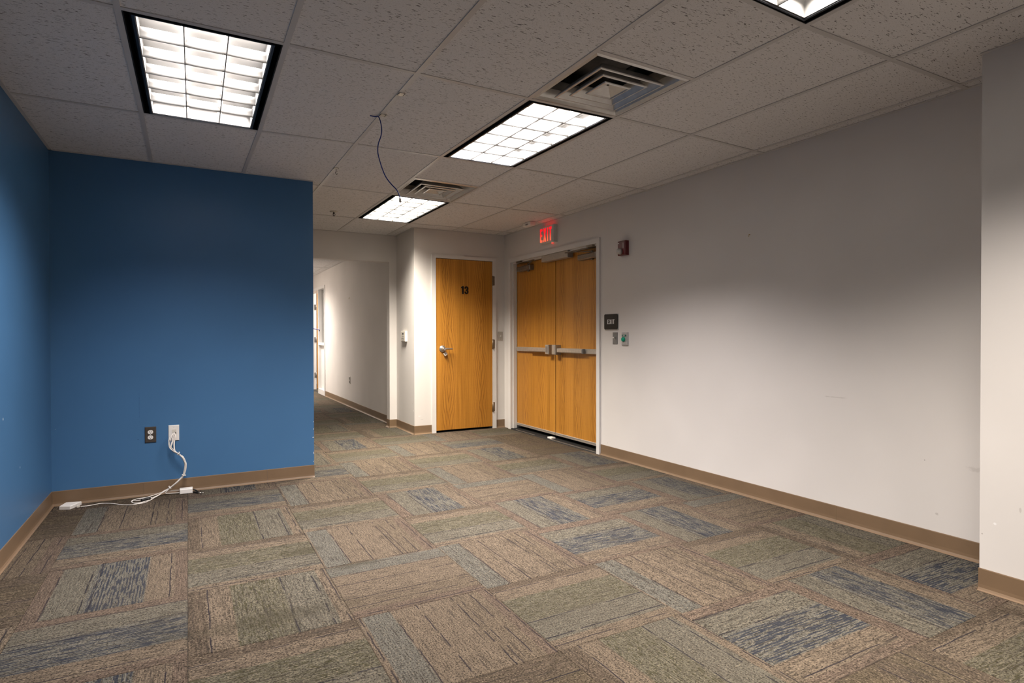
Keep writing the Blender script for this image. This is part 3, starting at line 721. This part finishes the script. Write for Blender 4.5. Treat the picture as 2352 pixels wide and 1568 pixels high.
build('key', MB().tube([(2.700, YF-.074, 1.0), (2.706, YF-.060, .985), (2.712, YF-.036, .968)], .0022, 8).lathe((2.699, YF-.074, 1.0), (0, 1, 0), [(0, .008), (.002, .008)], 14), 'steel', kt)

# ------------------------------------------------------------------ door 2: double oak doors
d2 = thing('door_2', 'pair of oak exit doors with steel push bars and closers, white frame', None, (XR, 5.565, 0), kind='structure')
o0, o1, oz = 4.632, 6.500, 2.124; i0, i1, iz = 4.680, 6.440, 2.074; XFc = XR-.018; XD = 3.612
mb = MB().box(XFc, XFc+.012, o0, i0, 0, oz).box(XFc, XFc+.012, i1, o1, 0, oz).box(XFc, XFc+.012, i0, i1, iz, oz)
mb.box(XFc+.0121, XR, o0+.0005, o0+.008, 0, oz-.008).box(XFc+.0121, XR, o1-.008, o1-.0005, 0, oz-.008).box(XFc+.0121, XR, o0+.0005, o1-.0005, oz-.0078, oz-.0005)
mb.box(XFc+.0121, XR+.16, i0-.012, i0-.0005, 0, iz).box(XFc+.0121, XR+.16, i1+.0005, i1+.012, 0, iz).box(XFc+.0121, XR+.16, i0, i1, iz+.0005, iz+.012)
mb.box(XFc+.036, XR+.066, i0, i0+.004, 0, iz-.0165).box(XFc+.036, XR+.066, i1-.016, i1, 0, iz-.0165).box(XFc+.036, XR+.066, i0, i1, iz-.016, iz)
build('door_frame', mb, 'trim', d2)
ym = 5.548
def dleaf(y0, y1, nm):
    l = build('door_leaf', MB().rbox(XD, XD+.044, y0, y1, .078, iz-.018, .0015, '-x'), 'oak2', d2)
    build('bottom_sweep', MB().rbox(XD-.010, XD+.05, y0, y1, .048, .080, .004, '-x').box(XD-.0125, XD-.009, y0, y1, .072, .078), 'alu', l)
    return l
lf = dleaf(ym+.006, i1-.014, 'far'); ln = dleaf(i0+.003, ym-.006, 'near')
lf['label'] = 'left oak leaf'; ln['label'] = 'right oak leaf'
build('meeting_seal', MB().box(XD+.006, XD+.03, ym-.0059, ym+.0059, .08, iz-.02), 'rubber', lf)
build('threshold', MB().add([(XR-.02,i0,.0005),(XR+.16,i0,.0005),(XR+.16,i1,.0005),(XR-.02,i1,.0005),(XR-.005,i0,.012),(XR+.15,i0,.014),(XR+.15,i1,.014),(XR-.005,i1,.012)],
      [(3,2,1,0),(4,5,6,7),(0,1,5,4),(1,2,6,5),(2,3,7,6),(3,0,4,7)]), 'rubber', d2)
build('threshold_strip', MB().box(XR-.010, XR-.004, i0, ym+.0, .006, .0145).box(XR-.010, XR-.004, ym+.32, i1-.12, .006, .0125), 'steel', d2)
build('floor_strike', MB().rbox(XR-.004, XR+.05, ym-.03, ym+.055, .012, .030, .003, '-x'), 'plastic', d2)
# push bars
def push_bar(l, ycase, yend, s, bar0, bar1):
    """ycase = centre of the latch case, s = direction towards the hinge side"""
    build('latch_case', MB().rbox(XD-.080, XD, min(ycase-.036, ycase+.036), ycase+.036, .955, 1.063, .007, '-x'), 'alu', l)
    build('mounting_rail', MB().rbox(XD-.030, XD, min(ycase+s*.03, yend), max(ycase+s*.03, yend), .976, 1.028, .004, '-x'), 'alu', l)
    build('push_pad', MB().rbox(XD-.066, XD-.030, min(bar0, bar1), max(bar0, bar1), .979, 1.026, .008, '-x'), 'alu', l)
push_bar(lf, 5.612, 6.40, 1, 5.66, 6.05); push_bar(ln, 5.474, 4.70, -1, 5.43, 4.955)
build('dogging_window', MB().box(XD-.081, XD-.0795, 5.590, 5.632, .975, 1.045), 'greyplate', lf)
build('end_cap', MB().rbox(XD-.067, XD-.03, 4.944, 4.9545, .978, 1.027, .004, '-x'), 'greyplate', ln)
# closers
def closer(l, y0, y1, z0, z1, spin, elbow, foot):
    mb = MB().rbox(XD-.062, XD, y0, y1, z0, z1, .010, '-x')
    mb.lathe((XD-.035, spin, z0), (0, 0, -1), [(0, .016), (.014, .016), (.018, .010)], 16)
    build('door_closer', mb, 'bronze', l)
    m2 = MB().lathe((XD-.035, spin, z1), (0, 0, 1), [(0, .014), (.02, .012)], 14)
    for a, b in (((XD-.035, spin, z1+.014), elbow), (elbow, foot)):
        a, b = Vector(a), Vector(b); d = (b-a).normalized(); n = d.cross(Vector((0, 0, 1))).normalized()*.009; h = Vector((0, 0, .003))
        q = [a-n-h, b-n-h, b+n-h, a+n-h, a-n+h, b-n+h, b+n+h, a+n+h]
        m2.add(q, [(3,2,1,0),(4,5,6,7),(0,1,5,4),(1,2,6,5),(2,3,7,6),(3,0,4,7)])
    m2.box(XR-.012, XR+.045, foot[1]-.05, foot[1]+.05, iz-.022, iz-.001)
    build('closer_arm', m2, 'bronze', l)
closer(lf, 6.02, 6.335, 1.952, 2.010, 6.09, (XD-.15, 5.77, 2.034), (XD-.09, 6.25, 2.048))
closer(ln, 4.735, 5.045, 1.945, 2.003, 4.82, (XD-.20, 5.06, 2.020), (XD-.09, 4.80, 2.048))
ml = thing('magnetic_lock', 'long pale metal lock box hung under the head of the double doors', 'door lock', (XR+.02, 5.45, iz))
build('lock_body', MB().rbox(XR-.008, XR+.060, 5.195, 5.722, 2.000, iz-.0005, .004, '-x'), 'alu', ml)
build('end_plate', MB().box(XR-.010, XR+.058, 5.182, 5.195, 1.998, iz-.001), 'greyplate', ml)

# ------------------------------------------------------------------ door 3: corridor door with a sidelight
d3 = thing('door_3', 'white framed corridor door with a narrow sidelight, standing open', None, (XS, 12.6, 0), kind='structure')
xf = XS-.014; xb = XS+T+.014
mb = MB().box(xf, xb, 11.760, 11.812, 0, 2.158).box(xf, xb, 12.375, 12.425, 0, 2.106).box(xf, xb, 13.395, 13.450, 0, 2.158)
mb.box(xf, xb, 11.812, 13.395, 2.106, 2.158).box(xf+.002, xb-.002, 11.812, 12.375, .985, 1.035).box(xf+.002, xb-.002, 11.812, 12.375, 0, .10)
mb.box(XS+.07, XS+.085, 13.375, 13.395, 0, 2.106)
build('door_frame', mb, 'trim', d3)
build('pane', MB().box(XS+.055, XS+.061, 11.812, 12.375, 1.035, 2.106), 'glass', d3)
build('lower_panel', MB().box(XS+.045, XS+.075, 11.812, 12.375, .10, .985), 'trim', d3)
for z in (1.80, 1.085, .31):
    mb = MB().box(XS+.075, XS+.118, 13.3925, 13.3955, z-.057, z+.057).tube([(XS+.127, 13.389, z-.057), (XS+.127, 13.389, z+.057)], .008, 8, smooth_path=False)
    build('hinge', mb, 'greyplate', d3)
build('door_leaf', MB().box(XS+.152, XS+.95, 13.40, 13.444, .012, 2.10), 'oak1', d3)
build('stop_strip', MB().box(XS+.10, xb-.001, 13.45, 13.452, 0, 2.1), 'trim', d3)

# ------------------------------------------------------------------ wall devices
ex = thing('exit_sign', 'white box sign with glowing red EXIT letters above the double doors', 'exit sign', (XR, 5.53, 2.285))
ey0, ey1, ez0, ez1 = 5.398, 5.672, 2.190, 2.381; xe = XR-.060
build('housing', MB().rbox(xe, XR, ey0, ey1, ez0, ez1, .010, '-x'), 'exitbody', ex)
L = letters('EXIT', (xe-.0005, ey1-.014, ez0+.018), (0, -1, 0), (0, 0, 1), (-1, 0, 0), .150, .236, .003, gap=.22)
build('lettering', L, 'redlit', ex, label='red lit letters EXIT')
build('lamp_slot', MB().box(xe+.020, xe+.030, ey0+.04, ey1-.03, ez1, ez1+.0015), 'redleak', ex)
build('lamp_slot', MB().box(xe+.046, xe+.054, 5.47, 5.50, ez0-.0015, ez0), 'redleak', ex)
build('test_button', MB().lathe((xe+.02, 5.52, ez0), (0, 0, -1), [(0, .005), (.004, .004)], 10), 'cream', ex)
md = thing('motion_sensor', 'small pale sensor box on the ceiling beside the red exit sign', 'sensor', (3.37, 5.72, H))
build('body', MB().rbox(3.335, 3.400, 5.635, 5.80, H-.042, H-.0005, .008, '-z'), 'plastic', md)
build('lens', MB().box(3.3345, 3.3355, 5.69, 5.74, H-.032, H-.016), 'greyplate', md)
fa = thing('fire_alarm', 'dark red fire alarm with a clear strobe beside the double doors', 'fire alarm', (XR, 4.275, 1.97))
build('body', MB().rbox(XR-.048, XR, 4.210, 4.318, 1.903, 2.036, .008, '-x'), 'alarmred', fa)
build('strobe_lens', MB().lathe((XR-.047, 4.268, 1.938), (-1, 0, 0), [(0, .029), (.022, .028), (.038, .022), (.046, .010)], 10), 'silverplate', fa, label='clear silvery strobe dome')
build('lettering', MB().box(XR-.0490, XR-.0478, 4.29, 4.310, 2.012, 2.020), 'letter', fa)
build('lettering', MB().box(XR-.0490, XR-.0478, 4.232, 4.236, 1.965, 2.015), 'letter', fa)
sg = thing('exit_plaque', 'small square black plaque reading EXIT in white letters', 'sign', (XR, 4.46, 1.296))
def rrect(w_, h_, r, n=5):
    o = []
    for cx, cy, a in ((w_/2-r, h_/2-r, 0), (-w_/2+r, h_/2-r, 90), (-w_/2+r, -h_/2+r, 180), (w_/2-r, -h_/2+r, 270)):
        o += [(cx+r*math.cos(math.radians(a+90*k/n)), cy+r*math.sin(math.radians(a+90*k/n))) for k in range(n+1)]
    return o
build('backing', MB().prism(rrect(.212, .156, .016), (XR, 4.458, 1.294), (0, -1, 0), (0, 0, 1), (-1, 0, 0), .006), 'silverplate', sg)
build('face', MB().prism(rrect(.200, .146, .014), (XR-.006, 4.461, 1.297), (0, -1, 0), (0, 0, 1), (-1, 0, 0), .005), 'signblack', sg)
build('lettering', letters('EXIT', (XR-.011, 4.510, 1.275), (0, -1, 0), (0, 0, 1), (-1, 0, 0), .044, .106, .0015, gap=.20), 'letter', sg, label='white letters EXIT')
ks = thing('key_switch', 'narrow grey key switch plate under the black EXIT plaque', 'switch', (XR, 4.403, 1.14))
build('plate', MB().rbox(XR-.008, XR, 4.369, 4.437, 1.085, 1.196, .003, '-x'), 'greyplate', ks)
build('key_cylinder', MB().lathe((XR-.008, 4.408, 1.145), (-1, 0, 0), [(0, .012), (.010, .011), (.011, .004)], 16), 'steel', ks)
build('cam', MB().box(XR-.020, XR-.017, 4.396, 4.420, 1.143, 1.151).box(XR-.020, XR-.017, 4.396, 4.402, 1.128, 1.150), 'letter', ks)
eb = thing('exit_button', 'silver wall plate with a round green push button and green label', 'button', (XR, 4.257, 1.135))
build('plate', MB().rbox(XR-.013, XR, 4.213, 4.301, 1.075, 1.196, .003, '-x'), 'silverplate', eb)
build('label', MB().box(XR-.0142, XR-.0128, 4.232, 4.294, 1.157, 1.174), 'greendark', eb)
build('lettering', letters('EXIT', (XR-.0143, 4.277, 1.1605), (0, -1, 0), (0, 0, 1), (-1, 0, 0), .010, .030, .0006, gap=.2), 'letter', eb, label='tiny letters EXIT')
build('push_button', MB().lathe((XR-.013, 4.268, 1.130), (-1, 0, 0), [(0, .022), (.008, .022), (.010, .019), (.016, .018), (.020, .012)], 24), 'green', eb, label='round green push button')
tsw = thing('light_switch', 'grey light switch between the numbered door and the double doors', 'switch', (3.476, YF, 1.16))
build('plate', MB().rbox(3.442, 3.512, YF-.006, YF, 1.103, 1.218, .003, '-y'), 'alu', tsw)
build('toggle', MB().prism([(0, -.006), (.012, .001), (.012, .005), (0, .006)], (3.474, YF-.006, 1.161), (0, -1, 0), (0, 0, 1), (1, 0, 0), .008), 'letter', tsw)
for z in (1.118, 1.203): build('screw', MB().lathe((3.477, YF-.006, z), (0, -1, 0), [(0, .0028), (.001, .002)], 8), 'greyplate', tsw)
th_ = thing('thermostat', 'cream thermostat with a small dark display on the narrow side wall', 'thermostat', (XS, 6.95, 1.16))
build('body', MB().rbox(XS-.030, XS, 6.880, 7.035, 1.098, 1.226, .004, '-x'), 'cream', th_)
build('display', MB().box(XS-.0312, XS-.0298, 6.930, 6.985, 1.183, 1.203), 'signblack', th_)
for z in (1.165, 1.142, 1.128, 1.112): build('button', MB().box(XS-.0318, XS-.0298, 6.920, 6.992, z-.003, z+.002), 'greyplate', th_)
build('led', MB().box(XS-.0318, XS-.0298, 7.005, 7.015, 1.124, 1.134), 'darkfill', th_)

def outlet_holes(parent, cx, cz, face):
    """duplex receptacle in a wall facing -y"""
    for dz in (.0195, -.0195):
        z = cz+dz
        o = [(x, y) for x, y in rrect(.034, .028, .0125, 6)]
        f = build('receptacle', MB().prism(o, (cx, face+.001, z), (1, 0, 0), (0, 0, 1), (0, -1, 0), .0035), 'plastic', parent)
        mb = MB().box(cx-.0085, cx-.0060, face-.0031, face-.0024, z-.001, z+.0075).box(cx+.0055, cx+.0080, face-.0031, face-.0024, z, z+.0065)
        mb.lathe((cx, face-.0024, z-.0075), (0, -1, 0), [(0, .0028), (.0007, .0028)], 10)
        build('slots', mb, 'darkfill', f)
    build('screw', MB().lathe((cx, face, cz), (0, -1, 0), [(0, .003), (.0012, .002)], 8), 'plastic', parent)
pw = thing('power_outlet', 'dark brown duplex power outlet on the blue wall', 'outlet', (-.244, YB, .446))
build('plate', MB().rbox(-.280, -.2085, YB-.007, YB, .388, .503, .0035, '-y'), 'brownplate', pw)
outlet_holes(pw, -.2445, .4455, YB-.007)
dp = thing('cable_plate', 'white wall plate with white cables coming out, on the blue wall', 'wall plate', (-.096, YB, .447))
build('plate', MB().rbox(-.131, -.0615, YB-.007, YB, .390, .505, .003, '-y'), 'plastic', dp)
build('bezel', MB().box(-.109, -.080, YB-.0085, YB-.0065, .428, .473), 'cream', dp)
build('cutout', MB().prism([(-.013, 0), (-.008, .008), (.002, .010), (.011, .009), (.013, -.004), (.006, -.011), (-.006, -.008)], (-.093, YB-.0084, .444), (1, 0, 0), (0, 0, 1), (0, -1, 0), .0008), 'darkfill', dp)
build('screw', MB().lathe((-.096, YB-.007, .487), (0, -1, 0), [(0, .003), (.001, .002)], 8), 'cream', dp)
hp = thing('corridor_outlet', 'small dark outlet low on the corridor wall', 'outlet', (XS, 9.79, .44))
build('plate', MB().rbox(XS-.006, XS, 9.745, 9.835, .383, .497, .002, '-x'), 'plastic', hp)
build('receptacle', MB().box(XS-.0085, XS-.0055, 9.768, 9.812, .446, .488).box(XS-.0085, XS-.0055, 9.768, 9.812, .392, .434), 'brownplate', hp)
def hook(name, label, x, y, z):
    o = build(name, MB().lathe((x, y, z), (-1, 0, 0), [(0, .005), (.004, .004)], 10).tube([(x-.003, y, z), (x-.012, y, z-.002), (x-.014, y, z-.012), (x-.008, y, z-.015)], .0018, 6), 'gold', origin=(x, y, z))
    return tag(o, label, 'hook')
hook('wall_hook', 'tiny brass hook high on the long white wall', XR, 2.887, 1.888)
hook('wall_hook', 'tiny brass hook high on the corridor wall', XS, 9.783, 1.793)

# ------------------------------------------------------------------ sprinkler, grid clips
sp = thing('sprinkler', 'ceiling sprinkler head with a round plate near the farthest light', 'sprinkler', (1.314, 6.16, H))
build('escutcheon', MB().lathe((1.314, 6.16, H+.004), (0, 0, -1), [(0, .040), (.005, .040), (.011, .022), (.012, .012)], 24), 'steel', sp)
mb = MB().lathe((1.314, 6.16, H-.006), (0, 0, -1), [(0, .009), (.012, .008), (.020, .004), (.030, .0035), (.032, .005)], 12)
mb.tube([(1.303, 6.16, H-.016), (1.298, 6.16, H-.028), (1.312, 6.16, H-.042)], .0016, 6).tube([(1.325, 6.16, H-.016), (1.330, 6.16, H-.028), (1.316, 6.16, H-.042)], .0016, 6)
build('head', mb, 'duct', sp)
build('deflector', MB().lathe((1.314, 6.16, H-.043), (0, 0, -1), [(0, .013), (.0015, .013)], 16), 'duct', sp)
def grid_clip(label, x, y, dangling=False):
    t = thing('grid_clip', label, 'clip', (x, y, H), 'clips on the ceiling grid')
    mb = MB().box(x-.017, x+.017, y-.018, y+.018, H-.0030, H-.0004).box(x-.017, x-.013, y-.012, y+.012, H-.006, H-.0004).box(x+.013, x+.017, y-.012, y+.012, H-.006, H-.0004)
    build('clip_plate', mb, 'steel', t)
    if dangling:
        build('hook', MB().tube([(x, y, H-.002), (x, y, H-.022), (x-.004, y, H-.036), (x+.003, y, H-.046), (x+.010, y, H-.040)], .0022, 8), 'duct', t)
grid_clip('small metal clip with a dangling hook on the grid, above the blue wall corner', .990, 4.556, True)
grid_clip('small metal clip on the grid, nearer than the one holding the blue cable', .990, 3.00)
grid_clip('small metal clip on the grid where the blue cable comes down', .990, 3.335)

# ------------------------------------------------------------------ cables
bc = thing('network_cable', 'thin blue network cable hanging from the ceiling grid', 'cable', (.973, 3.36, H))
pts = [(.93,3.385,2.437),(.955,3.370,2.431),(.973,3.359,2.428),(.986,3.351,2.375),(.985,3.352,2.325),(.970,3.359,2.274),(.967,3.360,2.224),(.978,3.353,2.169),(.995,3.343,2.111),(1.013,3.333,2.071),(1.039,3.319,2.035),(1.061,3.306,2.008),(1.074,3.299,1.977),(1.0775,3.2965,1.957)]
build('cord', MB().tube(pts, .0032, 8), 'bluecable', bc)
build('plug', MB().box(1.0725, 1.0845, 3.292, 3.301, 1.936, 1.959).box(1.0745, 1.0825, 3.2895, 3.2925, 1.940, 1.954), 'silverplate', bc, label='clear square plug')
vc = thing('violet_cable', 'short violet cable end poking out from behind the blue wall', 'cable', (.80, YB+T, 1.24))
build('cord', MB().tube([(.76, YB+T+.002, 1.25), (.82, YB+T+.03, 1.246), (.92, 5.27, 1.235), (1.00, 5.42, 1.226), (1.052, 5.57, 1.223), (1.06, 5.60, 1.212)], .0045, 8), 'violet', vc)
# white cables from the plate to the floor
wc = thing('cable_bundle', 'bundle of white cables drooping from the white wall plate to the floor', 'cables', (-.10, YB-.03, 0))
A = [(-.097,5.030,.451),(-.122,5.010,.418),(-.129,5.000,.391),(-.124,4.990,.351),(-.108,4.980,.331),(-.068,4.975,.300),(-.043,4.970,.275),(-.027,4.970,.238),(-.022,4.970,.212),(-.026,4.970,.174),(-.038,4.970,.136),(-.073,4.975,.095),(-.123,4.990,.051),(-.157,5.000,.032)]
Bs = [(-.094,5.030,.451),(-.105,5.005,.407),(-.106,5.000,.395),(-.113,4.990,.372),(-.116,4.985,.347),(-.102,4.980,.324)]
Cs = [(-.091,5.030,.451),(-.085,5.005,.431),(-.091,5.000,.388),(-.092,4.990,.354),(-.086,4.985,.319),(-.063,4.980,.295)]
Ds = [(-.098,5.030,.449),(-.112,5.006,.420),(-.122,4.995,.385),(-.119,4.988,.350),(-.100,4.983,.318)]
def off(pts, dx, dy, dz=0.0): return [(x+dx, y+dy, z+dz) for x, y, z in pts]
R_ = .0026
tail1 = [(-.195,5.010,.016),(-.261,4.985,.0045),(-.317,4.973,.0030),(-.356,4.930,.003),(-.340,4.862,.003),(-.299,4.850,.003),(-.262,4.875,.004)]
tail2 = [(-.190,4.985,.012),(-.233,4.900,.004),(-.273,4.835,.003),(-.318,4.826,.003),(-.352,4.900,.003),(-.330,4.960,.003),(-.275,4.955,.004)]
tail3 = [(-.200,4.975,.010),(-.245,4.925,.007),(-.300,4.905,.007),(-.338,4.915,.007),(-.325,4.955,.007),(-.262,4.945,.007),(-.215,4.930,.009)]
toadapter = [(-.190,4.975,.012),(-.242,4.892,.0065),(-.300,4.835,.0035),(-.343,4.812,.003),(-.406,4.850,.003),(-.470,4.920,.003),(-.537,4.957,.003),(-.600,4.935,.003),(-.648,4.922,.006)]
tobox1 = [(-.147,5.005,.028),(-.100,5.012,.026),(-.0615,5.008,.024)]
tobox2 = [(-.150,4.985,.018),(-.100,4.985,.012),(-.0615,4.988,.010)]
build('cable', MB().tube(A + tail1, R_, 8), 'cable', wc)
build('cable', MB().tube(Bs + off(A[5:], .005, -.004) + tail2, R_, 8), 'cable', wc)
build('cable', MB().tube(Cs + off(A[6:], .006, .004, .002) + tail3, R_, 8), 'cable', wc)
build('cable', MB().tube(Ds + off(A[5:], -.005, .003) + toadapter, R_, 8), 'cable', wc)
build('cable', MB().tube(off(Bs[:-1], .006, .002) + off(A[5:-1], .001, .008) + tobox1, R_, 8), 'cable', wc)
build('cable', MB().tube(off(Cs, -.004, -.002) + off(A[6:-1], .0, -.008) + tobox2, R_, 8), 'cable', wc)
def tie(c, d, nub):
    c = Vector(c); d = Vector(d).normalized()
    mb = MB().lathe(c - d*.0022, d, [(0, .0112), (.0044, .0112)], 14); n = Vector(nub).normalized(); q = c + n*.013
    mb.box(q.x-.004, q.x+.004, q.y-.003, q.y+.003, q.z-.003, q.z+.004); build('cable_tie', mb, 'plastic', wc)
tie((-.068, 4.975, .300), (1, 0, -1), (.5, -.2, .8)); tie((-.036, 4.970, .140), (.3, 0, 1), (1, -.2, -.1)); tie((-.121, 4.989, .053), (1, -.2, .8), (-.5, -.3, .8))
build('coupler', MB().tube([(-.293,4.865,.013), (-.268,4.880,.0145), (-.242,4.893,.015)], .0105, 10), 'blackplastic', wc, label='short black coupler')
def white_box(name, label, corners, z0, z1, mat='plastic', ch=.003):
    mb = MB(); a = [Vector((*c, z0)) for c in corners]; cen = sum(a, Vector())/4
    b = [Vector((*c, z1-ch)) for c in corners]; t_ = [Vector((v.x + (cen.x-v.x)*.06, v.y+(cen.y-v.y)*.06, z1)) for v in a]
    fs = [(3,2,1,0), (8,9,10,11)]
    for k in range(4):
        n = (k+1) % 4; fs += [(k, n, 4+n, 4+k), (4+k, 4+n, 8+n, 8+k)]
    mb.add(a+b+t_, fs); return mb
ad = thing('surface_jack', 'flat white junction box on the carpet in the blue corner', 'junction box', (-.71, 4.965, 0))
build('body', white_box('body', '', [(-.765, 4.925), (-.702, 4.895), (-.652, 5.000), (-.742, 5.025)], .0008, .024), 'plastic', ad)
build('port', MB().box(-.668, -.652, 4.913, 4.945, .004, .016), 'cream', ad)
a2 = thing('adapter_box', 'small white adapter box with black plugs, lying against the brown baseboard', 'adapter', (-.015, 5.0, 0))
build('body', MB().rbox(-.060, .024, 4.966, 5.024, .001, .036, .003, '-y'), 'plastic', a2)
build('plug', MB().tube([(.024, 5.000, .020), (.040, 4.990, .016), (.055, 4.972, .010)], .0055, 8).lathe((.055, 4.972, .010), (.7, -.6, -.2), [(0, .004), (.010, .002)], 8), 'blackplastic', a2)
build('plug', MB().tube([(.024, 4.978, .008), (.045, 4.950, .007), (.062, 4.930, .007)], .0055, 8), 'blackplastic', a2)
build('plug_tip', MB().tube([(.060, 4.932, .007), (.078, 4.920, .007)], .0038, 8, smooth_path=False).tube([(.078, 4.920, .007), (.094, 4.915, .008)], .002, 8, smooth_path=False), 'steel', a2)
